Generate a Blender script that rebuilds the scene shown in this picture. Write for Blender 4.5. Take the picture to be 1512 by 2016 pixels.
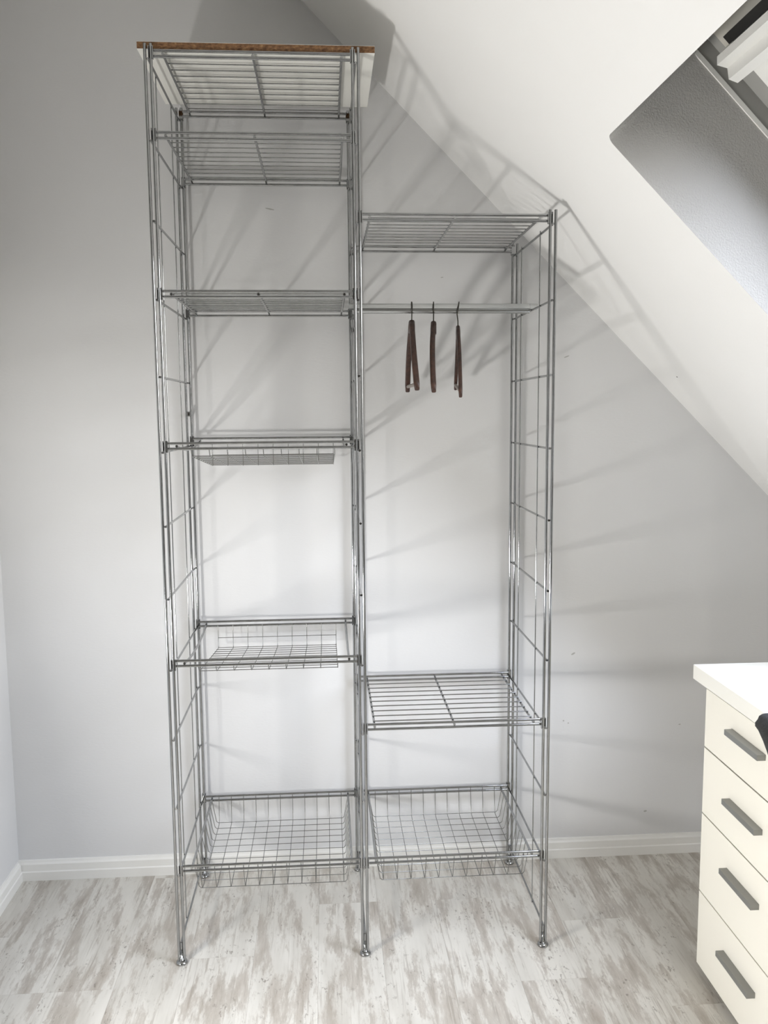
import bpy, bmesh, math, random
from mathutils import Vector, Matrix
from mathutils.geometry import tessellate_polygon

random.seed(7)
for o in list(bpy.data.objects):
    bpy.data.objects.remove(o)
SC = bpy.context.scene
COL = SC.collection

# ------------------------------------------------------------------ camera
cam_d = bpy.data.cameras.new('camera')
cam = bpy.data.objects.new('camera', cam_d)
COL.objects.link(cam)
cam_d.sensor_fit = 'VERTICAL'
cam_d.sensor_height = 36.0
cam_d.lens = 1688.4 / 2016 * 36.0
cam_d.clip_start = 0.02
RW = [(0.99766309, -0.06785722, -0.00798493),
      (-0.01575143, -0.11470241, -0.99327501),
      (0.06648499, 0.99107959, -0.11550321)]
right, down, fwd = (Vector(r) for r in RW)
M = Matrix((right, -down, -fwd)).transposed().to_4x4()
M.translation = Vector((0.4355, -2.798, 1.567))
cam.matrix_world = M
SC.camera = cam

# ------------------------------------------------------------------ world, exposure
SC.view_settings.view_transform = 'Standard'
SC.view_settings.look = 'None'
SC.view_settings.gamma = 1.0
SC.view_settings.use_curve_mapping = False
SC.view_settings.exposure = 0.03
SC.cycles.caustics_reflective = False
SC.cycles.caustics_refractive = False
SC.cycles.max_bounces = 8

SKY_STRENGTH = 21.5
LAMP_WATTS = 30.5

world = bpy.data.worlds.new('sky')
SC.world = world
world.use_nodes = True
wn = world.node_tree.nodes
wl = world.node_tree.links
wn.clear()
w_out = wn.new('ShaderNodeOutputWorld')
w_bg = wn.new('ShaderNodeBackground')
w_tc = wn.new('ShaderNodeTexCoord')
w_sep = wn.new('ShaderNodeSeparateXYZ')
w_ramp = wn.new('ShaderNodeValToRGB')
w_map = wn.new('ShaderNodeMapRange')
w_map.inputs['From Min'].default_value = -1
w_map.inputs['From Max'].default_value = 1
cr = w_ramp.color_ramp
cr.elements[0].position = 0.47
cr.elements[0].color = (0.10, 0.10, 0.09, 1)
cr.elements[1].position = 0.52
cr.elements[1].color = (1.0, 0.985, 0.95, 1)
e = cr.elements.new(0.75)
e.color = (0.70, 0.77, 0.91, 1)
wl.new(w_tc.outputs['Generated'], w_sep.inputs[0])
wl.new(w_sep.outputs['Z'], w_map.inputs['Value'])
wl.new(w_map.outputs['Result'], w_ramp.inputs['Fac'])
wl.new(w_ramp.outputs['Color'], w_bg.inputs['Color'])
w_bg.inputs['Strength'].default_value = SKY_STRENGTH
wl.new(w_bg.outputs['Background'], w_out.inputs['Surface'])

# room constants -----------------------------------------------------
WALL_Y = 0.032          # back wall
LEFT_X = -0.625
FRONT_Y = -4.3
KNEE_X = 2.55
SUM = 3.217             # sloped ceiling: x + z = SUM
CEIL_Z = 2.97
SKY_X, SKY_Z, SKY_Y = 1.058, 2.159, -0.882   # upper far corner of the roof window opening
SKY_U, SKY_V = 1.62, 1.14
S2 = math.sqrt(0.5)
ADDED_WIN = (-1.65, -1.25, 0.56, 0.86)          # y0, y1, z0, z1 of the added low window in the left wall


def area_light(name, loc, direction, sx, sy, watts, color=(1, 1, 1), portal=False):
    d = bpy.data.lights.new(name, 'AREA')
    d.shape = 'RECTANGLE'
    d.size, d.size_y = sx, sy
    d.energy = watts
    d.color = color
    if portal:
        d.cycles.is_portal = True
    o = bpy.data.objects.new(name, d)
    COL.objects.link(o)
    dirv = Vector(direction).normalized()
    o.rotation_euler = dirv.to_track_quat('-Z', 'Y').to_euler()
    o.location = loc
    return o


# added area light before the left wall, where the cast shadows trace back
area_light('left_wall_light', (LEFT_X + 0.02, (ADDED_WIN[0] + ADDED_WIN[1]) / 2, (ADDED_WIN[2] + ADDED_WIN[3]) / 2),
           (0.97, -0.04, 0.16), 0.38, 0.18, LAMP_WATTS, (0.985, 0.97, 0.945))
# portal at the outer rim of the roof window so the sky is sampled well
uc, vc, wc = SKY_U / 2, SKY_V / 2, 0.40
pc = Vector((SKY_X + (uc + wc) * S2, SKY_Y - vc, SKY_Z + (wc - uc) * S2))
po = area_light('sky_portal', pc, (-1, 0, -1), SKY_V, SKY_U, 1, portal=True)
po.matrix_world = Matrix(((0, S2, S2, pc.x), (1, 0, 0, pc.y), (0, -S2, S2, pc.z), (0, 0, 0, 1)))


# ------------------------------------------------------------------ materials
def srgb(r, g, b):
    def f(c):
        c /= 255.0
        return c / 12.92 if c <= 0.04045 else ((c + 0.055) / 1.055) ** 2.4
    return (f(r), f(g), f(b), 1)


def mat(name, col, rough=0.5, metal=0.0, spec=0.5):
    m = bpy.data.materials.new(name)
    m.use_nodes = True
    b = m.node_tree.nodes['Principled BSDF']
    b.inputs['Base Color'].default_value = col
    b.inputs['Roughness'].default_value = rough
    b.inputs['Metallic'].default_value = metal
    b.inputs['Specular IOR Level'].default_value = spec
    return m


def N(m, t, **kw):
    n = m.node_tree.nodes.new(t)
    for k, v in kw.items():
        setattr(n, k, v)
    return n


def L(m, a, b):
    m.node_tree.links.new(a, b)


def coords(m, scale=(1, 1, 1), kind='Object', offset=None):
    tc = N(m, 'ShaderNodeTexCoord')
    mp = N(m, 'ShaderNodeMapping')
    mp.inputs['Scale'].default_value = scale
    L(m, tc.outputs[kind], mp.inputs['Vector'])
    if offset is not None:
        L(m, offset, mp.inputs['Location'])
    return mp.outputs['Vector']


def noise(m, vec, scale, detail=4, rough=0.55):
    n = N(m, 'ShaderNodeTexNoise')
    n.inputs['Scale'].default_value = scale
    n.inputs['Detail'].default_value = detail
    n.inputs['Roughness'].default_value = rough
    L(m, vec, n.inputs['Vector'])
    return n.outputs['Fac']


def ramp(m, fac, stops):
    r = N(m, 'ShaderNodeValToRGB')
    el = r.color_ramp.elements
    while len(el) < len(stops):
        el.new(0.5)
    for i, (p, c) in enumerate(stops):
        el[i].position = p
        el[i].color = c if len(c) == 4 else (*c, 1)
    L(m, fac, r.inputs['Fac'])
    return r.outputs['Color']


def mixc(m, fac, a, b, mode='MIX'):
    n = N(m, 'ShaderNodeMix', data_type='RGBA', blend_type=mode)
    for s, v in ((n.inputs['Factor'], fac), (n.inputs['A'], a), (n.inputs['B'], b)):
        pass
    ins = [i for i in n.inputs if i.enabled]
    # 0 factor, A, B colour sockets
    fs = n.inputs[0]
    sa, sb = n.inputs[6], n.inputs[7]
    if isinstance(fac, (int, float)):
        fs.default_value = fac
    else:
        L(m, fac, fs)
    for s, v in ((sa, a), (sb, b)):
        if isinstance(v, tuple):
            s.default_value = v
        else:
            L(m, v, s)
    return n.outputs[2]


def bump(m, height, strength=0.2, dist=0.002):
    b = N(m, 'ShaderNodeBump')
    b.inputs['Strength'].default_value = strength
    b.inputs['Distance'].default_value = dist
    L(m, height, b.inputs['Height'])
    L(m, b.outputs['Normal'], m.node_tree.nodes['Principled BSDF'].inputs['Normal'])


def BC(m):
    return m.node_tree.nodes['Principled BSDF'].inputs['Base Color']


MT = {}


def wall_mat(name, c0, c1, fine=(70, 70, 190), strength=0.25, dist=0.0012):
    m = mat(name, c0, 0.75, spec=0.25)
    v = coords(m, (1, 1, 1))
    big = noise(m, v, 1.7, 3)
    L(m, ramp(m, big, [(0.35, c0), (0.65, c1)]), BC(m))
    vf = coords(m, fine)
    bump(m, noise(m, vf, 1.0, 3, 0.6), strength, dist)
    return m


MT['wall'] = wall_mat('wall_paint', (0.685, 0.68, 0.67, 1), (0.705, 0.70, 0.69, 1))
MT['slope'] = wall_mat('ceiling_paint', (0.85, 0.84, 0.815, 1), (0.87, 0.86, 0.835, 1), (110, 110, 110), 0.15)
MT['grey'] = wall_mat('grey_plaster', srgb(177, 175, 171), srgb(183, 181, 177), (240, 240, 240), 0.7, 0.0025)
MT['front'] = wall_mat('front_wall_paint', srgb(122, 120, 115), srgb(127, 124, 119), (90, 90, 90), 0.2)
MT['base'] = mat('baseboard_white', srgb(232, 230, 224), 0.4)
MT['lining'] = mat('window_lining_grey', srgb(160, 159, 154), 0.6)
MT['wwhite'] = mat('window_white', srgb(238, 237, 232), 0.35)
MT['wbeige'] = mat('window_sash_beige', srgb(205, 202, 192), 0.45)
MT['rubber'] = mat('black_rubber', srgb(22, 21, 18), 0.6)
MT['white_lam'] = mat('white_laminate', srgb(240, 238, 230), 0.32)
MT['cream'] = mat('cream_laminate', srgb(237, 233, 221), 0.38)
MT['handle'] = mat('brushed_handle', srgb(144, 144, 140), 0.38, 0.6)
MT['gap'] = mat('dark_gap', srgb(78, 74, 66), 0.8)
MT['scuff'] = mat('scuff_grey', srgb(176, 174, 169), 0.8)

m = mat('chrome', (0.4, 0.4, 0.4, 1), 0.09, 1.0)
v = coords(m, (30, 30, 30))
L(m, ramp(m, noise(m, v, 1.0, 3), [(0.3, (0.33, 0.335, 0.335)), (0.7, (0.40, 0.405, 0.405))]), BC(m))
MT['chrome'] = m
m = mat('galvanised_wire', (0.29, 0.29, 0.28, 1), 0.25, 1.0)
MT['wire'] = m
m = mat('aluminium_rail', (0.52, 0.53, 0.525, 1), 0.25, 1.0)
MT['alu'] = m

m = mat('dark_steel', srgb(70, 68, 62), 0.35, 1.0)
MT['hook'] = m

# chipboard edge
m = mat('chipboard', srgb(150, 110, 70), 0.85)
v = coords(m, (110, 110, 200))
n1 = noise(m, v, 1.0, 3, 0.6)
v2 = coords(m, (60, 60, 150))
n2 = noise(m, v2, 1.0, 2, 0.5)
c = ramp(m, n1, [(0.32, srgb(70, 47, 31)), (0.46, srgb(122, 88, 60)), (0.60, srgb(150, 112, 76)), (0.72, srgb(196, 158, 108))])
c2 = ramp(m, n2, [(0.38, srgb(96, 66, 44)), (0.55, srgb(142, 106, 74))])
L(m, mixc(m, 0.4, c, c2), BC(m))
bump(m, n1, 0.5, 0.001)
MT['chip'] = m

# hanger wood
m = mat('walnut_wood', srgb(84, 54, 42), 0.42)
v = coords(m, (90, 90, 18))
n1 = noise(m, v, 1.0, 4, 0.6)
L(m, ramp(m, n1, [(0.3, srgb(50, 33, 26)), (0.6, srgb(72, 48, 38)), (0.8, srgb(94, 64, 46))]), BC(m))
MT['wood'] = m
MT['barwood'] = mat('grey_bar_wood', srgb(142, 132, 124), 0.5)

# black chair fabric
m = mat('black_fabric', srgb(34, 34, 34), 0.8)
v = coords(m, (700, 700, 700))
n1 = noise(m, v, 1.0, 2)
L(m, ramp(m, n1, [(0.3, srgb(20, 20, 20)), (0.7, srgb(52, 52, 52))]), BC(m))
bump(m, n1, 0.5, 0.002)
MT['fabric'] = m
MT['plastic'] = mat('black_plastic', srgb(30, 30, 31), 0.45)

# limewashed plank laminate
m = mat('limewashed_plank', srgb(206, 202, 193), 0.42, spec=0.4)
oi = N(m, 'ShaderNodeObjectInfo')
mul = N(m, 'ShaderNodeMath', operation='MULTIPLY')
mul.inputs[1].default_value = 57.0
L(m, oi.outputs['Random'], mul.inputs[0])
comb = N(m, 'ShaderNodeCombineXYZ')
L(m, mul.outputs[0], comb.inputs['X'])
L(m, mul.outputs[0], comb.inputs['Y'])
off = comb.outputs['Vector']
base = ramp(m, noise(m, coords(m, (9, 1.6, 1), offset=off), 1.0, 4, 0.6),
            [(0.30, srgb(188, 183, 173)), (0.5, srgb(208, 204, 195)), (0.7, srgb(219, 215, 206))])
# worn brown patches, stretched along the plank
pn = noise(m, coords(m, (18, 3.4, 1), offset=off), 1.0, 10, 0.73)
pfac = ramp(m, pn, [(0.485, (0, 0, 0)), (0.545, (0.55, 0.55, 0.55)), (0.68, (0.9, 0.9, 0.9))])
patch = ramp(m, noise(m, coords(m, (30, 6, 1), offset=off), 1.0, 3), [(0.35, srgb(150, 139, 126)), (0.65, srgb(176, 167, 156))])
c = mixc(m, pfac, base, patch)
# fine brushed streaks
sn = noise(m, coords(m, (150, 5, 1), offset=off), 1.0, 3, 0.6)
sfac = ramp(m, sn, [(0.52, (0, 0, 0)), (0.66, (0.55, 0.55, 0.55))])
zone = ramp(m, noise(m, coords(m, (7, 1.3, 1), offset=off), 1.7, 2), [(0.45, (0, 0, 0)), (0.6, (1, 1, 1))])
mm = mixc(m, 1.0, sfac, zone, 'MULTIPLY')
c = mixc(m, mm, c, srgb(148, 139, 127))
# torn speckles
kn = noise(m, coords(m, (95, 40, 1), offset=off), 1.0, 5, 0.7)
kfac = ramp(m, kn, [(0.57, (0, 0, 0)), (0.63, (0.8, 0.8, 0.8))])
kz = ramp(m, noise(m, coords(m, (8, 4, 1), offset=off), 1.3, 2), [(0.48, (0, 0, 0)), (0.62, (1, 1, 1))])
c = mixc(m, mixc(m, 1.0, kfac, kz, 'MULTIPLY'), c, srgb(132, 124, 114))
L(m, c, BC(m))
bump(m, pn, 0.06, 0.001)
MT['plank'] = m
MT['subfloor'] = mat('subfloor', srgb(120, 112, 102), 0.8)

# window glass: mostly clear, lets daylight through
m = bpy.data.materials.new('clear_glass')
m.use_nodes = True
nt = m.node_tree
nt.nodes.clear()
o_ = nt.nodes.new('ShaderNodeOutputMaterial')
tr = nt.nodes.new('ShaderNodeBsdfTransparent')
gl = nt.nodes.new('ShaderNodeBsdfGlossy')
gl.inputs['Roughness'].default_value = 0.02
mx = nt.nodes.new('ShaderNodeMixShader')
fr = nt.nodes.new('ShaderNodeFresnel')
fr.inputs['IOR'].default_value = 1.25
nt.links.new(fr.outputs[0], mx.inputs[0])
nt.links.new(tr.outputs[0], mx.inputs[1])
nt.links.new(gl.outputs[0], mx.inputs[2])
nt.links.new(mx.outputs[0], o_.inputs[0])
MT['glass'] = m


# ------------------------------------------------------------------ mesh helpers
class MB:
    def __init__(self):
        self.v, self.f, self.s = [], [], []

    def poly(self, pts, smooth=False):
        i = len(self.v)
        self.v += [tuple(p) for p in pts]
        self.f.append(tuple(range(i, i + len(pts))))
        self.s.append(smooth)

    def box(self, a, b):
        (x0, y0, z0), (x1, y1, z1) = a, b
        i = len(self.v)
        self.v += [(x0, y0, z0), (x1, y0, z0), (x1, y1, z0), (x0, y1, z0),
                   (x0, y0, z1), (x1, y0, z1), (x1, y1, z1), (x0, y1, z1)]
        for q in ((3, 2, 1, 0), (4, 5, 6, 7), (0, 1, 5, 4), (1, 2, 6, 5), (2, 3, 7, 6), (3, 0, 4, 7)):
            self.f.append(tuple(i + k for k in q))
            self.s.append(False)
        return self

    def path(self, pts, r, n=10, cap=True, squash=None):
        """round wire swept along a polyline; r may be a list"""
        pts = [Vector(p) for p in pts]
        rs = r if isinstance(r, (list, tuple)) else [r] * len(pts)
        rings = []
        prev = None
        for k, p in enumerate(pts):
            if k == 0:
                t = pts[1] - p
            elif k == len(pts) - 1:
                t = p - pts[k - 1]
            else:
                t = (pts[k + 1] - p).normalized() + (p - pts[k - 1]).normalized()
            t.normalize()
            if prev is None:
                a = Vector((0, 0, 1)) if abs(t.z) < 0.9 else Vector((1, 0, 0))
                u = t.cross(a).normalized()
            else:
                u = (prev - t * prev.dot(t)).normalized()
            prev = u
            w = t.cross(u)
            sc = 1.0
            if 0 < k < len(pts) - 1:
                d1 = (pts[k + 1] - p).normalized()
                cs = max(0.35, d1.dot(t))
                sc = 1.0 if cs > 0.9 else 1.0 / math.sqrt(cs)
            ring = []
            for j in range(n):
                an = 2 * math.pi * j / n
                q = p + (u * math.cos(an) + w * math.sin(an)) * rs[k] * sc
                ring.append(len(self.v))
                self.v.append(tuple(q))
            rings.append(ring)
        for A, B in zip(rings, rings[1:]):
            for j in range(n):
                self.f.append((A[j], A[(j + 1) % n], B[(j + 1) % n], B[j]))
                self.s.append(True)
        if cap:
            self.cap(rings)
        return self

    def cap(self, rings):
        # caps get vertices of their own so they never bend the smooth normals of the sides
        self.poly([self.v[j] for j in reversed(rings[0])])
        self.poly([self.v[j] for j in rings[-1]])

    def tube(self, a, b, r, n=10):
        return self.path([a, b], r, n)

    def lathe(self, prof, c=(0, 0, 0), n=20):
        rings = []
        for (r, z) in prof:
            ring = []
            for j in range(n):
                an = 2 * math.pi * j / n
                ring.append(len(self.v))
                self.v.append((c[0] + r * math.cos(an), c[1] + r * math.sin(an), c[2] + z))
            rings.append(ring)
        for A, B in zip(rings, rings[1:]):
            for j in range(n):
                self.f.append((A[j], A[(j + 1) % n], B[(j + 1) % n], B[j]))
                self.s.append(True)
        self.cap(rings)
        return self

    def mesh(self, name):
        me = bpy.data.meshes.new(name)
        me.from_pydata(self.v, [], self.f)
        for p, s in zip(me.polygons, self.s):
            p.use_smooth = s
        me.validate()
        me.update()
        return me


def link(name, me, material=None, parent=None, loc=None):
    o = bpy.data.objects.new(name, me)
    COL.objects.link(o)
    if material is not None and me is not None and not me.materials:
        me.materials.append(MT[material])
    if parent is not None:
        o.parent = parent
    if loc is not None:
        o.location = loc
    return o


def build(name, mb, material, parent=None, loc=None):
    return link(name, mb.mesh(name), material, parent, loc)


def empty(name, loc=(0, 0, 0), parent=None):
    o = bpy.data.objects.new(name, None)
    COL.objects.link(o)
    o.location = loc
    o.empty_display_size = 0.05
    if parent:
        o.parent = parent
    return o


def tag(o, label, cat, group=None):
    o['label'] = label
    o['category'] = cat
    if group:
        o['group'] = group
    return o


def struct(o, label=None):
    o['kind'] = 'structure'
    if label:
        o['label'] = label
    return o


def bevel_mesh(me, w, seg=2, angle=0.6):
    bm = bmesh.new()
    bm.from_mesh(me)
    ed = [e for e in bm.edges if len(e.link_faces) == 2 and e.calc_face_angle(0) > angle]
    bmesh.ops.bevel(bm, geom=ed, offset=w, segments=seg, affect='EDGES', profile=0.5)
    bm.to_mesh(me)
    bm.free()
    return me


def copy_of(o, parent, loc):
    c = o.copy()
    COL.objects.link(c)
    c.parent = parent
    c.location = loc
    return c


# ------------------------------------------------------------------ the room
# back wall: a gable outline with thickness
gable = [(LEFT_X - 0.15, -0.05), (KNEE_X + 0.15, -0.05), (KNEE_X + 0.15, SUM - KNEE_X - 0.15),
         (SUM - CEIL_Z, CEIL_Z), (LEFT_X - 0.15, CEIL_Z)]
mb = MB()
mb.poly([(x, WALL_Y, z) for x, z in gable])
mb.poly([(x, WALL_Y + 0.12, z) for x, z in reversed(gable)])
for i in range(len(gable)):
    a, b = gable[i], gable[(i + 1) % len(gable)]
    mb.poly([(a[0], WALL_Y, a[1]), (a[0], WALL_Y + 0.12, a[1]), (b[0], WALL_Y + 0.12, b[1]), (b[0], WALL_Y, b[1])])
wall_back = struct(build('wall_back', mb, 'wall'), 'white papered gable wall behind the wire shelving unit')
# little scuffs and filled holes on the wall
for x, z, w, h, rz in ((0.27, 2.21, 0.030, 0.004, -0.2), (1.235, 1.745, 0.020, 0.004, 0.35),
                       (1.275, 0.735, 0.016, 0.006, 0.5), (1.245, 0.497, 0.006, 0.006, 0.2),
                       (1.262, 0.488, 0.005, 0.005, 0.4), (1.66, 0.47, 0.008, 0.004, 0.1),
                       (1.545, 0.155, 0.012, 0.007, 0.2), (0.82, 2.00, 0.010, 0.003, 0.2)):
    b_ = MB()
    nn = 8
    cs, sn_ = math.cos(rz), math.sin(rz)
    ring = []
    for j in range(nn):
        an = 2 * math.pi * j / nn
        px, pz = math.cos(an) * w / 2, math.sin(an) * h / 2
        ring.append((px * cs - pz * sn_, 0, px * sn_ + pz * cs))
    b_.poly([(p[0], -0.0006, p[2]) for p in ring])
    for j in range(nn):
        p, q = ring[j], ring[(j + 1) % nn]
        b_.poly([(p[0], 0, p[2]), (q[0], 0, q[2]), (q[0], -0.0006, q[2]), (p[0], -0.0006, p[2])])
    build('scuff_mark', b_, 'scuff', wall_back, (x, WALL_Y, z))

# left wall with an opening for the added low window
y0, y1, z0, z1 = ADDED_WIN
mb = MB()
X0, X1 = LEFT_X - 0.12, LEFT_X
mb.box((X0, FRONT_Y, -0.05), (X1, y0, CEIL_Z))
mb.box((X0, y1, -0.05), (X1, WALL_Y, CEIL_Z))
mb.box((X0, y0, -0.05), (X1, y1, z0))
mb.box((X0, y0, z1), (X1, y1, CEIL_Z))
struct(build('wall_left', mb, 'wall'), 'white side wall at the left edge')
added_win = struct(empty('added_window_2', (LEFT_X - 0.075, (y0 + y1) / 2, z0)), 'added low white framed window in the left wall')
mb = MB()
yc = (y0 + y1) / 2
hy, hz = (y1 - y0) / 2, z1 - z0
for a, b in (((-.02, -hy, 0), (.02, -hy + .02, hz)), ((-.02, hy - .02, 0), (.02, hy, hz)),
             ((-.02, -hy + .02, 0), (.02, hy - .02, .02)), ((-.02, -hy + .02, hz - .02), (.02, hy - .02, hz))):
    mb.box(a, b)
build('added_window_frame', mb, 'wwhite', added_win)
mb = MB()
mb.box((-.003, -hy + .02, .02), (.003, hy - .02, hz - .02))
build('pane', mb, 'glass', added_win)

mb = MB()
mb.box((LEFT_X - .12, FRONT_Y - .12, -.05), (KNEE_X + .15, FRONT_Y, CEIL_Z + .1))
struct(build('wall_front', mb, 'front'), 'wall behind the camera')
mb = MB()
mb.box((KNEE_X, FRONT_Y, -.05), (KNEE_X + .12, WALL_Y, SUM - KNEE_X + .02))
struct(build('wall_right', mb, 'wall'), 'low knee wall under the roof slope')


# sloped ceiling in its own (u down the slope, v towards the room, w outward) frame
def sl(u, v, w=0.0):
    return (SKY_X + (u + w) * S2, SKY_Y - v, SKY_Z + (w - u) * S2)


U_TOP = -(SKY_X - (SUM - CEIL_Z)) / S2
U_BOT = (KNEE_X + 0.02 - SKY_X) / S2
V_BACK = SKY_Y - WALL_Y - 0.01
V_FRONT = SKY_Y - FRONT_Y
outer = [(U_TOP, V_BACK), (U_BOT, V_BACK), (U_BOT, V_FRONT), (U_TOP, V_FRONT)]
rr = 0.022
hole = []
for cu, cv, a0 in ((rr, rr, math.pi), (SKY_U - rr, rr, 1.5 * math.pi), (SKY_U - rr, SKY_V - rr, 0), (rr, SKY_V - rr, 0.5 * math.pi)):
    for k in range(6):
        a = a0 + k / 5 * math.pi / 2
        hole.append((cu + rr * math.cos(a), cv + rr * math.sin(a)))
flat = outer + hole
tris = tessellate_polygon([[Vector((u, v, 0)) for u, v in outer], [Vector((u, v, 0)) for u, v in hole]])
mb = MB()
mb.v = [sl(u, v) for u, v in flat]
for t in tris:
    mb.f.append(tuple(t))
    mb.s.append(False)
zz = CEIL_Z
mb.poly([(LEFT_X, FRONT_Y, zz), (SUM - zz + .002, FRONT_Y, zz), (SUM - zz + .002, WALL_Y, zz), (LEFT_X, WALL_Y, zz)])
mb.poly([(LEFT_X, FRONT_Y, zz + .1), (LEFT_X, WALL_Y, zz + .1), (SUM - zz + .002, WALL_Y, zz + .1), (SUM - zz + .002, FRONT_Y, zz + .1)])
# outer roof skin
i = len(mb.v)
mb.v += [sl(u, v, 0.30) for u, v in flat]
for t in tris:
    mb.f.append(tuple(i + k for k in t))
    mb.s.append(False)
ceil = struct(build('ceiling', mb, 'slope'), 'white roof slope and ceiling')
pin = MB().lathe([(0.0022, 0), (0.0022, 0.0008), (0.001, 0.0012)], n=8)
po_ = build('pin', pin, 'rubber', ceil, (1.5463, -0.126, SUM - 1.5463))
po_.rotation_euler = (0, -2.356, 0)

win = struct(empty('window_1', sl(0, 0)), 'roof window in a deep grey painted recess')


def wl_(name, mbx, material):
    o = build(name, mbx, material, win)
    o.location = -Vector(sl(0, 0))
    return o


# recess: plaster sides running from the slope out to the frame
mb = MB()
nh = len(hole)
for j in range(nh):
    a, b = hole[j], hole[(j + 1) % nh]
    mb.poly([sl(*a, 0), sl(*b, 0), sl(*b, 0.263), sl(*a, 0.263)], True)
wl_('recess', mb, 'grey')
# narrow white strip round the frame
mb = MB()


def ring_box(mbx, o, i_, w0, w1):
    """rectangular ring between margins o and i_ (inward), from depth w0 to w1"""
    def corners(mg):
        return [(mg, mg), (SKY_U - mg, mg), (SKY_U - mg, SKY_V - mg), (mg, SKY_V - mg)]
    A, B = corners(o), corners(i_)
    for j in range(4):
        k = (j + 1) % 4
        mbx.poly([sl(*A[j], w0), sl(*A[k], w0), sl(*B[k], w0), sl(*B[j], w0)])
        mbx.poly([sl(*B[j], w0), sl(*B[k], w0), sl(*B[k], w1), sl(*B[j], w1)])
        mbx.poly([sl(*A[k], w1), sl(*A[j], w1), sl(*B[j], w1), sl(*B[k], w1)])
        mbx.poly([sl(*A[k], w0), sl(*A[j], w0), sl(*A[j], w1), sl(*A[k], w1)])


ring_box(mb, -0.004, 0.004, 0.258, 0.268)
wl_('white_strip', mb, 'wwhite')
mb = MB()
ring_box(mb, -0.004, 0.002, 0.2685, 0.40)
ring_box(mb, 0.0025, 0.078, 0.300, 0.36)
wl_('window_lining', mb, 'lining')


def slbox(mbx, u0, u1, v0, v1, w0, w1):
    P = [sl(u, v, w) for w in (w0, w1) for (u, v) in ((u0, v0), (u1, v0), (u1, v1), (u0, v1))]
    for q in ((3, 2, 1, 0), (4, 5, 6, 7), (0, 1, 5, 4), (1, 2, 6, 5), (2, 3, 7, 6), (3, 0, 4, 7)):
        mbx.poly([P[k] for k in q])


# head of the window behind the ventilation bar
mb = MB()
slbox(mb, 0.004, 0.046, 0.055, SKY_V - 0.055, 0.285, 0.33)
wl_('window_head', mb, 'wbeige')
mb = MB()
slbox(mb, 0.026, 0.046, 0.095, SKY_V - 0.095, 0.270, 0.2845)
wl_('gasket', mb, 'rubber')
# ventilation bar with a slanted end and a scooped face
mb = MB()
prof = [(0.047, 0.262), (0.060, 0.250), (0.080, 0.262), (0.098, 0.243), (0.117, 0.252), (0.120, 0.300), (0.047, 0.300)]
va, vb = 0.050, SKY_V - 0.05
mb.poly([sl(u, va + (0.010 if w < .29 and u > .09 else 0), w) for u, w in prof])
mb.poly([sl(u, vb, w) for u, w in reversed(prof)])
for j in range(len(prof)):
    p, q = prof[j], prof[(j + 1) % len(prof)]
    fa = lambda t: va + (0.010 if t[1] < .29 and t[0] > .09 else 0)
    mb.poly([sl(p[0], fa(p), p[1]), sl(p[0], vb, p[1]), sl(q[0], vb, q[1]), sl(q[0], fa(q), q[1])])
wl_('ventilation_bar', mb, 'wwhite')
mb = MB()
for a in ((0.121, SKY_U - 0.05, 0.075, 0.145), (0.121, SKY_U - 0.05, SKY_V - 0.145, SKY_V - 0.075)):
    slbox(mb, *a, 0.285, 0.335)
slbox(mb, 0.121, 0.19, 0.145, SKY_V - 0.145, 0.285, 0.335)
slbox(mb, SKY_U - 0.12, SKY_U - 0.05, 0.145, SKY_V - 0.145, 0.285, 0.335)
wl_('window_sash', mb, 'wwhite')
mb = MB()
slbox(mb, 0.19, SKY_U - 0.12, 0.145, SKY_V - 0.145, 0.312, 0.318)
wl_('pane', mb, 'glass')

# floor with single planks
mb = MB()
mb.box((LEFT_X - .1, FRONT_Y - .1, -.06), (KNEE_X + .1, WALL_Y + .1, -.0125))
floor = struct(build('floor', mb, 'subfloor'), 'limewashed plank laminate floor')
PW, PL = 0.187, 1.285
joints = {-4: -0.30, -3: -0.565, -2: -0.565, -1: 0.0, 0: -0.449, 1: -0.80, 2: -0.20, 3: -0.068, 4: -0.205, 5: -0.62, 6: -0.35, 7: -0.75}
kc = -4
plank_cache = {}
x = 0.017 + kc * PW
while x < KNEE_X - 0.002:
    xa, xb = max(x, LEFT_X - 0.01), min(x + PW, KNEE_X)
    if xb - xa > 0.004:
        j0 = joints.get(kc, -random.uniform(0.1, 1.2))
        cuts = [j0 + PL * t for t in range(-5, 3)]
        cuts = [min(max(c_, FRONT_Y), WALL_Y) for c_ in cuts]
        for ya, yb in zip(cuts, cuts[1:]):
            if yb - ya < 0.01:
                continue
            g = 0.00015
            key = (round(xb - xa, 4), round(yb - ya, 4))
            if key not in plank_cache:
                b_ = MB()
                b_.box((-(xb - xa) / 2 + g, -(yb - ya) / 2 + g, -0.0115), ((xb - xa) / 2 - g, (yb - ya) / 2 - g, 0))
                me = b_.mesh('plank')
                pass
                plank_cache[key] = me
            link('plank', plank_cache[key], 'plank', floor, ((xa + xb) / 2, (ya + yb) / 2, 0))
    x += PW
    kc += 1


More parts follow.
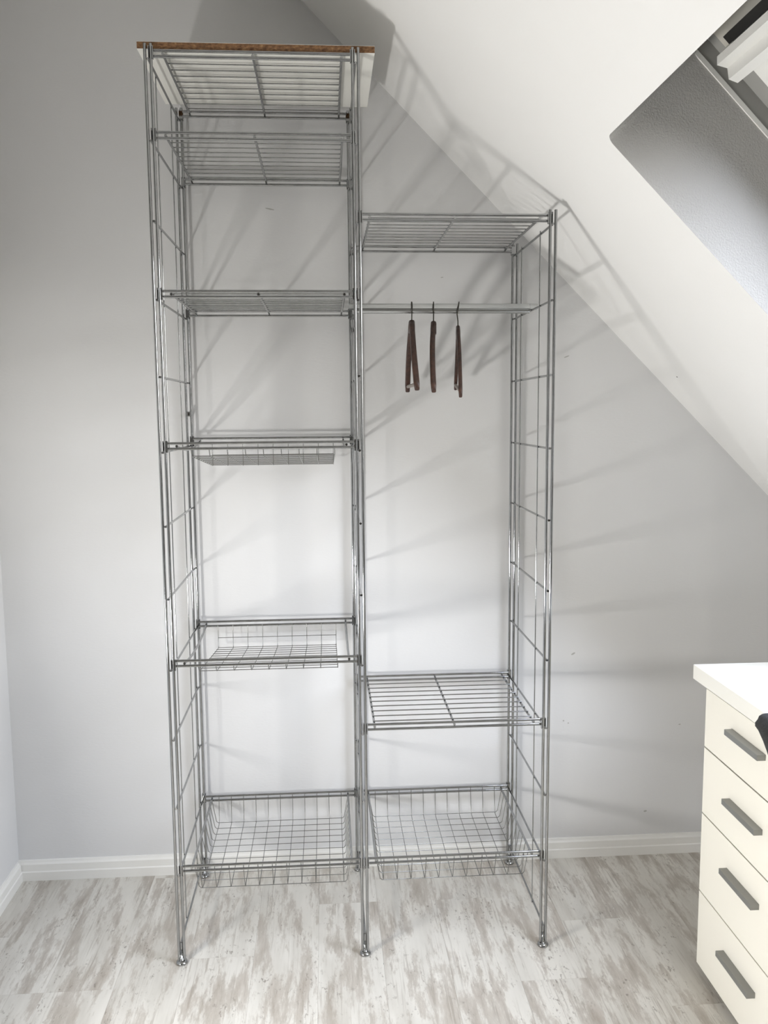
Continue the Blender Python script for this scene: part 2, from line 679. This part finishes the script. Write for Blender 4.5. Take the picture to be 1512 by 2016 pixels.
# baseboards: moulded profile
def baseboard(name, p0, p1, inward, label):
    """profile swept from p0 to p1 along the wall; inward = unit vector into the room"""
    prof = [(0, 0), (0.015, 0), (0.015, 0.030), (0.0125, 0.034), (0.0115, 0.056), (0.0075, 0.062), (0.0055, 0.068), (0, 0.0695)]
    b_ = MB()
    iv = Vector(inward)
    A = [Vector(p0) + iv * d + Vector((0, 0, h)) for d, h in prof]
    B = [Vector(p1) + iv * d + Vector((0, 0, h)) for d, h in prof]
    n = len(prof)
    for j in range(n):
        k = (j + 1) % n
        b_.poly([A[j], A[k], B[k], B[j]])
    b_.poly(list(reversed(A)))
    b_.poly(B)
    o = build(name, b_, 'base')
    bm = bmesh.new()
    bm.from_mesh(o.data)
    bmesh.ops.remove_doubles(bm, verts=bm.verts, dist=1e-5)
    bmesh.ops.recalc_face_normals(bm, faces=bm.faces)
    bm.to_mesh(o.data)
    bm.free()
    return struct(o, label)


baseboard('baseboard_back', (LEFT_X, WALL_Y, 0), (KNEE_X, WALL_Y, 0), (0, -1, 0), 'white moulded baseboard along the gable wall')
baseboard('baseboard_left', (LEFT_X, FRONT_Y, 0), (LEFT_X, WALL_Y - 0.015, 0), (1, 0, 0), 'white moulded baseboard along the left wall')
baseboard('baseboard_right', (KNEE_X, FRONT_Y, 0), (KNEE_X, WALL_Y - 0.015, 0), (-1, 0, 0), 'white moulded baseboard along the knee wall')

# ------------------------------------------------------------------ wire shelving unit
D = 0.465
XF = (0.0, 0.5271, 1.0518)
Z0 = 0.0642
PITCH = 0.2
HT = 0.0074       # half distance of the twin tubes
RT = 0.0041       # tube radius
RAIL_IN = 0.009   # rails sit this far inside the post line
RR = 0.0037


def zk(k):
    return Z0 + PITCH * k


unit = tag(empty('wire_shelving_unit', (XF[1], -D / 2, 0)),
           'tall stepped chrome wire shelving unit with open shelves and wire baskets', 'shelving unit')
UO = -Vector(unit.location)


def upart(name, mbx, material, parent=None):
    o = build(name, mbx, material, parent or unit)
    if parent is None:
        o.location = UO
    return o


# shared meshes
rung_me = MB().tube((0, -D - 0.002, 0), (0, 0.002, 0), 0.0033, 8).mesh('rung')
foot_mb = MB().lathe([(0.013, 0), (0.0155, 0.0005), (0.0165, 0.003), (0.0155, 0.0065), (0.009, 0.0095), (0.0055, 0.0105), (0.0050, 0.017), (0.0036, 0.0175), (0.0036, 0.064)], n=18)
foot_me = foot_mb.mesh('foot')
for i, x in enumerate(XF):
    nk = 11 if i == 2 else 13
    top = zk(nk - 1) + 0.037
    mb = MB()
    for y in (-D, 0):
        for s in (-1, 1):
            mb.tube((x + s * HT, y, 0.0125), (x + s * HT, y, top), RT, 12)
    fr_ = upart('side_frame', mb, 'chrome')
    for k in range(nk):
        link('rung', rung_me, 'chrome', fr_, (x, 0, zk(k)))
    for y in (-0.345, -0.115):
        b_ = MB().tube((0, 0, zk(0) - 0.002), (0, 0, zk(nk - 1) + 0.006), 0.0017, 8)
        build('upright_wire', b_, 'chrome', fr_, (x - 0.0042, y, 0))
    for y in (-D, 0):
        link('foot', foot_me, 'chrome', fr_, (x, y, 0))

# wall fixing blocks on two back posts
for x, z in ((XF[0], 1.566), (XF[1], 1.829)):
    b_ = MB()
    b_.box((-0.0055, -0.006, -0.008), (0.0055, WALL_Y - 0.0005, 0.008))
    o = build('wall_bracket', b_, 'chrome', unit)
    bevel_mesh(o.data, 0.0015, 2)
    o.location = Vector((x, 0, z)) + UO
    b2 = MB()
    b2.path([(0, -0.0075, 0), (0, -0.0055, 0)], 0.0032, 10)
    build('screw', b2, 'hook', o)

clip_mb = MB()
clip_mb.box((0.0044, -0.005, 0.0), (0.0064, 0.005, 0.031))       # inside plate
clip_mb.box((-0.0064, -0.005, 0.0), (-0.0046, 0.005, 0.031))     # plate in the slot of the twin post
clip_mb.box((-0.0064, 0.0040, 0.004), (0.0064, 0.0058, 0.027))   # web behind the tube
clip_me = clip_mb.mesh('clip')
clip_me.materials.append(MT['chrome'])


def rails(name, i, k, extra=None):
    """front and back double rails between frames i and i+1 at rung k"""
    xa, xb = XF[i] + HT + 0.0052, XF[i + 1] - HT - 0.0052
    b_ = MB()
    for y in (-D + RAIL_IN, -RAIL_IN):
        for dz in (0.0095, 0.0240):
            b_.tube((xa, y, zk(k) + dz), (xb, y, zk(k) + dz), RR, 10)
    if extra:
        extra(b_)
    o = upart(name, b_, 'chrome')
    for xx, s in ((XF[i] + HT, 1), (XF[i + 1] - HT, -1)):
        for y, sy in ((-D, 1), (0, -1)):
            c_ = link('clip', clip_me, None, o, (xx, y, zk(k)))
            c_.scale = (s, sy, 1)
    return o


rod_me = MB().tube((-0.231, 0, 0), (0.231, 0, 0), 0.0018, 6).mesh('rod')
rod_me.materials.append(MT['chrome'])
SIDE = 0.228


def shelf(i, k):
    xc = (XF[i] + XF[i + 1]) / 2

    def bars(b_):
        for s in (-1, 0, 1):
            sagbar(b_, xc + s * SIDE, zk(k) + 0.0165, 0.0)
    o = rails('wire_shelf', i, k, bars)
    for q in range(1, 11):
        link('rod', rod_me, None, o, (xc, -D * q / 11, zk(k) + 0.0165 + 0.0050))
    return o




def sagbar(b_, x, z, sag):
    pts = []
    for t in range(13):
        f = t / 12
        pts.append((x, -D + RAIL_IN + (D - 2 * RAIL_IN) * f, z - sag * 4 * f * (1 - f)))
    b_.path(pts, 0.0036, 8)


def sloped_basket(i, k):
    """open-sided wire tray hanging low at the back"""
    xc = (XF[i] + XF[i + 1]) / 2
    z = zk(k)

    def extra(b_):
        sagbar(b_, xc - SIDE, z + 0.0165, 0.017)
        sagbar(b_, xc + SIDE, z + 0.0165, 0.017)
    o = rails('sloped_wire_tray', i, k, extra)
    xa, xb = XF[i] + 0.073, XF[i] + 0.4595
    yf, yb = -D + 0.026, -0.014
    zf, zb = z - 0.0125, z - 0.063
    for q in range(9):
        x = xa + (xb - xa) * q / 8
        b_ = MB()
        b_.path([(0, -D + RAIL_IN - 0.001, z + 0.0095), (0, yf - 0.004, zf + 0.004), (0, yf + 0.004, zf - 0.001),
                 (0, yb - 0.006, zb), (0, yb, zb + 0.006), (0, -RAIL_IN - 0.0035, z + 0.012)], 0.0011, 6)
        build('long_wire', b_, 'wire', o, (x, 0, 0))
    cw = MB().tube((xa - 0.001, 0, 0), (xb + 0.001, 0, 0), 0.0011, 6).mesh('cross_wire')
    for q in range(11):
        f = q / 10
        link('cross_wire', cw, 'wire', o, (0, yf + (yb - 0.004 - yf) * f, zf + (zb - zf) * f + 0.0017))
    link('cross_wire', cw, 'wire', o, (0, -RAIL_IN - 0.006, z - 0.029))
    return o


def deep_basket(i, k):
    """wire basket with slanted sides"""
    xc = (XF[i] + XF[i + 1]) / 2
    z = zk(k)

    def extra(b_):
        sagbar(b_, xc - SIDE, z + 0.0165, 0.0)
        sagbar(b_, xc + SIDE, z + 0.0165, 0.0)
    o = rails('wire_basket', i, k, extra)
    yf, yb = -D + 0.045, -0.022
    zb = z - 0.066
    lw = MB()
    lw.path([(0, -D + RAIL_IN + 0.001, z + 0.026), (0, -D + RAIL_IN + 0.004, z + 0.006), (0, yf - 0.004, zb + 0.006), (0, yf + 0.004, zb),
             (0, yb - 0.006, zb), (0, yb + 0.001, zb + 0.008), (0, -RAIL_IN - 0.004, z + 0.010), (0, -RAIL_IN - 0.001, z + 0.0275)], 0.0011, 6)
    lme = lw.mesh('long_wire')
    for q in range(11):
        link('long_wire', lme, 'wire', o, (xc - 0.205 + 0.41 * q / 10, 0, 0))
    cw = MB()
    cw.path([(-SIDE, 0, z + 0.018), (-0.2145, 0, zb + 0.008), (-0.209, 0, zb + 0.0022), (0.209, 0, zb + 0.0022), (0.2145, 0, zb + 0.008), (SIDE, 0, z + 0.018)], 0.0011, 6)
    cme = cw.mesh('cross_wire')
    for q in range(11):
        link('cross_wire', cme, 'wire', o, (xc, yf + (yb - yf) * q / 10, 0))
    return o


for i, k in ((0, 12), (0, 11), (0, 9), (1, 10), (1, 3)):
    shelf(i, k)
sloped_basket(0, 7)
sloped_basket(0, 4)
deep_basket(0, 1)
deep_basket(1, 1)

# hanging rail resting on the ninth rungs of the right bay
RZ, RY = 1.8695, -D / 2
b_ = MB()


def oval(x, half_only=False):
    pts = []
    n = 20
    for j in range(n):
        a = 2 * math.pi * j / n
        pts.append((x, RY + 0.0085 * math.cos(a), RZ + 0.0145 * math.sin(a)))
    return pts


xa, xb = XF[1] + 0.006, XF[2] - 0.006
A, B = oval(xa), oval(xb)
for j in range(20):
    k = (j + 1) % 20
    b_.poly([A[j], A[k], B[k], B[j]], True)
b_.poly(A)
b_.poly(list(reversed(B)))
rail = upart('hanging_rail', b_, 'alu')
for x0_, x1_ in ((XF[1] - 0.018, XF[1] + 0.0055), (XF[2] - 0.0055, XF[2] + 0.018)):
    b_ = MB()
    pr = []
    for j in range(11):
        a = math.pi * j / 10
        pr.append((RY + 0.0085 * math.cos(a), RZ + 0.0145 * math.sin(a)))
    pr = [(RY + 0.0085, RZ - 0.0025)] + pr + [(RY - 0.0085, RZ - 0.0025)]
    inner = [(RY + (y - RY) * 0.8, RZ - 0.0025 + (z - RZ + 0.0025) * 0.86) for y, z in reversed(pr)]
    loop = pr + inner
    A = [(x0_, y, z) for y, z in loop]
    B = [(x1_, y, z) for y, z in loop]
    n = len(loop)
    for j in range(n):
        k = (j + 1) % n
        b_.poly([A[j], A[k], B[k], B[j]])
    h = len(pr)
    for j in range(h - 1):
        b_.poly([A[j], A[j + 1], A[n - 2 - j], A[n - 1 - j]])
        b_.poly([B[j + 1], B[j], B[n - 1 - j], B[n - 2 - j]])
    build('rail_saddle', b_, 'alu', rail)

# ------------------------------------------------------------------ chipboard lying on the top shelf
BZ = zk(12) + 0.0240 + RR + 0.0004
bx0, bx1, by0, by1 = -0.0290, 0.5780, -0.4545, -0.058
board = tag(empty('chipboard_panel', ((bx0 + bx1) / 2, (by0 + by1) / 2, BZ)),
            'white coated chipboard panel with raw brown edges lying on the topmost shelf', 'board')
b_ = MB()
b_.box((-(bx1 - bx0) / 2, -(by1 - by0) / 2, 0.0006), ((bx1 - bx0) / 2, (by1 - by0) / 2, 0.0172))
build('chipboard_core', b_, 'chip', board)
for nm, z in (('coating', 0.0), ('coating', 0.0172)):
    b_ = MB()
    b_.box((-(bx1 - bx0) / 2, -(by1 - by0) / 2, z), ((bx1 - bx0) / 2, (by1 - by0) / 2, z + 0.0006))
    build(nm, b_, 'white_lam', board)


# ------------------------------------------------------------------ coat hangers
def hanger(near, far, neck_z, width, thick_top, label, bow, lean_x=0.0):
    """hanger hung on the rail; near/far = arm end points (x, y, z)"""
    nx = Vector(near)
    fx = Vector(far)
    cx = (nx + fx) / 2
    t = (RY - fx.y) / (nx.y - fx.y)
    top = Vector((fx.x + (nx.x - fx.x) * t, RY, neck_z))
    root = tag(empty('coat_hanger', top), label, 'hanger', 'wooden coat hangers on the hanging rail')
    side = (nx - fx).normalized()
    nrm = side.cross(Vector((0, 0, 1))).normalized()

    def arm(end, bw):
        pts, rs = [], []
        for q in range(13):
            f = q / 12
            p = top + (end - top) * f
            drop = math.sin(f * math.pi) * 0.012
            p = p + Vector((0, 0, drop)) + nrm * (bw * math.sin(f * math.pi))
            pts.append(p)
        b_ = MB()
        rings = []
        for q, p in enumerate(pts):
            f = q / 12
            tg = (pts[min(q + 1, 12)] - pts[max(q - 1, 0)]).normalized()
            u = nrm
            w = tg.cross(u).normalized()
            hw = width / 2 * (1.0 + (0.12 if f < 0.15 else 0) + 0.06 * f)
            hh = (0.013 - 0.004 * f)
            if q == 12:
                hw *= 0.8
                hh *= 0.75
            ring = []
            for j in range(14):
                a = 2 * math.pi * j / 14
                ca, sa = math.cos(a), math.sin(a)
                ex = math.copysign(abs(ca) ** 0.6, ca) * hw
                ey = math.copysign(abs(sa) ** 0.6, sa) * hh
                ring.append(len(b_.v))
                b_.v.append(tuple(p + u * ex + w * ey - top))
            rings.append(ring)
        for A_, B_ in zip(rings, rings[1:]):
            for j in range(14):
                b_.f.append((A_[j], A_[(j + 1) % 14], B_[(j + 1) % 14], B_[j]))
                b_.s.append(True)
        b_.f.append(tuple(reversed(rings[0])))
        b_.s.append(False)
        b_.f.append(tuple(rings[-1]))
        b_.s.append(False)
        return build('arm', b_, 'wood', root)
    arm(nx, bow)
    arm(fx, bow)
    # neck block
    b_ = MB()
    hw = thick_top / 2
    a_ = side * 0.012
    P = []
    for z in (0.004, -0.028):
        for su, sv in ((-1, -1), (1, -1), (1, 1), (-1, 1)):
            P.append(nrm * (hw * su) + a_ * sv * (1.0 if z > 0 else 1.9) + Vector((0, 0, z)))
    i0 = len(b_.v)
    b_.v += [tuple(p) for p in P]
    for q in ((0, 1, 2, 3), (7, 6, 5, 4), (0, 4, 5, 1), (1, 5, 6, 2), (2, 6, 7, 3), (3, 7, 4, 0)):
        b_.f.append(tuple(i0 + k for k in q))
        b_.s.append(False)
    o = build('neck', b_, 'wood', root)
    bevel_mesh(o.data, 0.0015, 2)
    # trouser bar between the arm ends
    b_ = MB()
    na = nx + (top - nx) * 0.07 - top
    fa = fx + (top - fx) * 0.07 - top
    b_.path([na, fa], 0.0052, 10)
    build('trouser_bar', b_, 'barwood', root)
    # steel hook over the rail
    b_ = MB()
    hookr = 0.0182
    cz = RZ + 0.0009
    pts = [Vector((top.x, RY, neck_z - 0.004)), Vector((top.x, RY, cz - hookr - 0.020))]
    for q in range(1, 4):
        f = q / 4
        a = -0.5 * math.pi - 0.1 - f * 0.5
    for q in range(15):
        a = -0.5 * math.pi + 0.35 + q / 14 * (1.25 * math.pi)
        p = Vector((top.x, RY, cz)) + side * (hookr * 0.95 * math.cos(a)) + Vector((lean_x * math.sin(a), 0, hookr * math.sin(a)))
        pts.append(p)
    b_.path([p - top for p in pts], 0.0017, 8)
    build('hook', b_, 'hook', root)
    return root


hanger((0.6885, -0.428, 1.630), (0.6995, -0.037, 1.634), 1.826, 0.0160, 0.0165,
       'dark wooden coat hanger on the rail, leftmost of three, nearest the tall middle posts', 0.002)
hanger((0.7345, -0.428, 1.624), (0.7830, -0.037, 1.634), 1.823, 0.0150, 0.0165,
       'dark wooden coat hanger in the middle of three, seen exactly edge-on', 0.0035)
hanger((0.8090, -0.428, 1.610), (0.8540, -0.037, 1.640), 1.810, 0.0110, 0.0112,
       'dark wooden coat hanger on the rail, rightmost of three, slimmer with open triangle', -0.001, 0.003)

# ------------------------------------------------------------------ chest of drawers
CX = 1.452
cz0, czt = 0.026, 0.860
cy_far, cy_near = -0.613, -1.089
chest = tag(empty('chest_of_drawers', (CX + 0.25, (cy_far + cy_near) / 2, 0)),
            'white four-drawer chest with thick overhanging top at the right edge', 'chest')
CO = -Vector(chest.location)


def cpart(name, b_, material, parent=None, bev=None):
    o = build(name, b_, material, parent or chest)
    if bev:
        bevel_mesh(o.data, bev, 2)
    if parent is None:
        o.location = CO
    return o


b_ = MB()
b_.box((CX + 0.05, cy_near, cz0), (CX + 0.50, cy_far, czt - 0.0415))
cpart('carcass', b_, 'cream', bev=0.001)
b_ = MB()
b_.box((CX + 0.06, cy_near + 0.02, 0.0), (CX + 0.48, cy_far - 0.02, cz0))
cpart('plinth', b_, 'gap')
b_ = MB()
b_.box((CX, cy_near - 0.085, czt - 0.041), (CX + 0.52, cy_far + 0.085, czt))
cpart('top', b_, 'white_lam', bev=0.0012)
for zz_ in (0.655, 0.467, 0.241):  # dark strips added behind the drawer gaps, shade put in as colour
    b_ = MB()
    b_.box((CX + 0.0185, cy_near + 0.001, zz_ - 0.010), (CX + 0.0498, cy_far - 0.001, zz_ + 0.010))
    cpart('gap_shade_strip', b_, 'gap')
zs = [czt - 0.0415, 0.655, 0.467, 0.241, cz0]
hz_ = [0.756, 0.572, 0.384, 0.156]
ZB = -0.851
for q in range(4):
    zt_, zb_ = zs[q], zs[q + 1]
    b_ = MB()
    g0 = 0.0005 if q == 0 else 0.0019
    b_.box((CX, cy_near, zb_ + (0.0019 if q < 3 else 0)), (CX + 0.018, cy_far, zt_ - g0))
    d_ = cpart('drawer', b_, 'cream', bev=0.0008)
    h_ = MB()
    # pull: angled strip with a lip, closed ends
    hx, hl = 0.0215, 0.0835
    h_.box((CX - hx, ZB - hl, hz_[q] + 0.0030), (CX - 0.0002, ZB + hl, hz_[q] + 0.0070))
    h_.box((CX - hx, ZB - hl, hz_[q] - 0.0070), (CX - hx + 0.0045, ZB + hl, hz_[q] + 0.0030))
    for s in (-1, 1):
        ya, yb = sorted((ZB + s * hl, ZB + s * (hl - 0.004)))
        h_.box((CX - hx + 0.0045, ya, hz_[q] - 0.0070), (CX - 0.0002, yb, hz_[q] + 0.0030))
    build('handle', h_, 'handle', d_)

# ------------------------------------------------------------------ black office chair, its backrest just reaching into the frame
chair = tag(empty('office_chair', (1.478, -1.62, -0.0)), 'black padded office chair cut off by the right edge in front of the chest', 'chair')
HX = Vector(chair.location)


def chp(name, b_, material, parent=None):
    return build(name, b_, material, parent or chair)


# backrest: rounded slab, narrower at the bottom
b_ = MB()
rows = []
BX, BY = 0.0, 0.33
prof = [(0.57, 0.100, 0.014), (0.60, 0.120, 0.026), (0.70, 0.145, 0.033), (0.80, 0.168, 0.035), (0.88, 0.190, 0.035), (0.925, 0.206, 0.034),
        (0.944, 0.2135, 0.033), (0.965, 0.2235, 0.032), (0.974, 0.2300, 0.031), (0.981, 0.2305, 0.030), (0.988, 0.2260, 0.029), (0.995, 0.2245, 0.026),
        (1.000, 0.220, 0.020), (1.0025, 0.213, 0.012), (1.0035, 0.205, 0.004)]
for z, hw, hd in prof:
    z -= 0.012
    ring = []
    for j in range(24):
        a = 2 * math.pi * j / 24
        ca, sa = math.cos(a), math.sin(a)
        px = math.copysign(abs(ca) ** 0.35, ca) * hw
        py = math.copysign(abs(sa) ** 0.6, sa) * hd + BY - 0.06 * (px / 0.23) ** 2 * -0.3
        ring.append(len(b_.v))
        b_.v.append((px, py, z))
    rows.append(ring)
for A_, B_ in zip(rows, rows[1:]):
    for j in range(24):
        b_.f.append((A_[j], A_[(j + 1) % 24], B_[(j + 1) % 24], B_[j]))
        b_.s.append(True)
b_.f.append(tuple(reversed(rows[0]))); b_.s.append(False)
b_.f.append(tuple(rows[-1])); b_.s.append(True)
chp('backrest', b_, 'fabric')
b_ = MB()
b_.path([(0, 0.12, 0.40), (0, 0.30, 0.41), (0, 0.355, 0.46), (0, 0.35, 0.66)], 0.018, 10)
chp('back_support', b_, 'plastic')
b_ = MB()
b_.box((-0.24, -0.25, 0.42), (0.24, 0.23, 0.49))
o = chp('seat', b_, 'fabric')
bevel_mesh(o.data, 0.03, 3)
b_ = MB().tube((0, 0, 0.10), (0, 0, 0.42), 0.025, 14)
chp('column', b_, 'plastic')
for q in range(5):
    a = 2 * math.pi * q / 5 + 0.3
    e_ = Vector((math.cos(a), math.sin(a), 0)) * 0.28
    b_ = MB().path([(0, 0, 0.115), (e_.x, e_.y, 0.075)], [0.026, 0.016], 10)
    lg = chp('leg', b_, 'plastic')
    t_ = Vector((-e_.y, e_.x, 0)).normalized() * 0.022
    b_ = MB().path([(e_.x - t_.x, e_.y - t_.y, 0.0285), (e_.x + t_.x, e_.y + t_.y, 0.0285)], 0.028, 14)
    b_.tube((e_.x, e_.y, 0.03), (e_.x, e_.y, 0.07), 0.008, 8)
    build('castor', b_, 'plastic', lg)
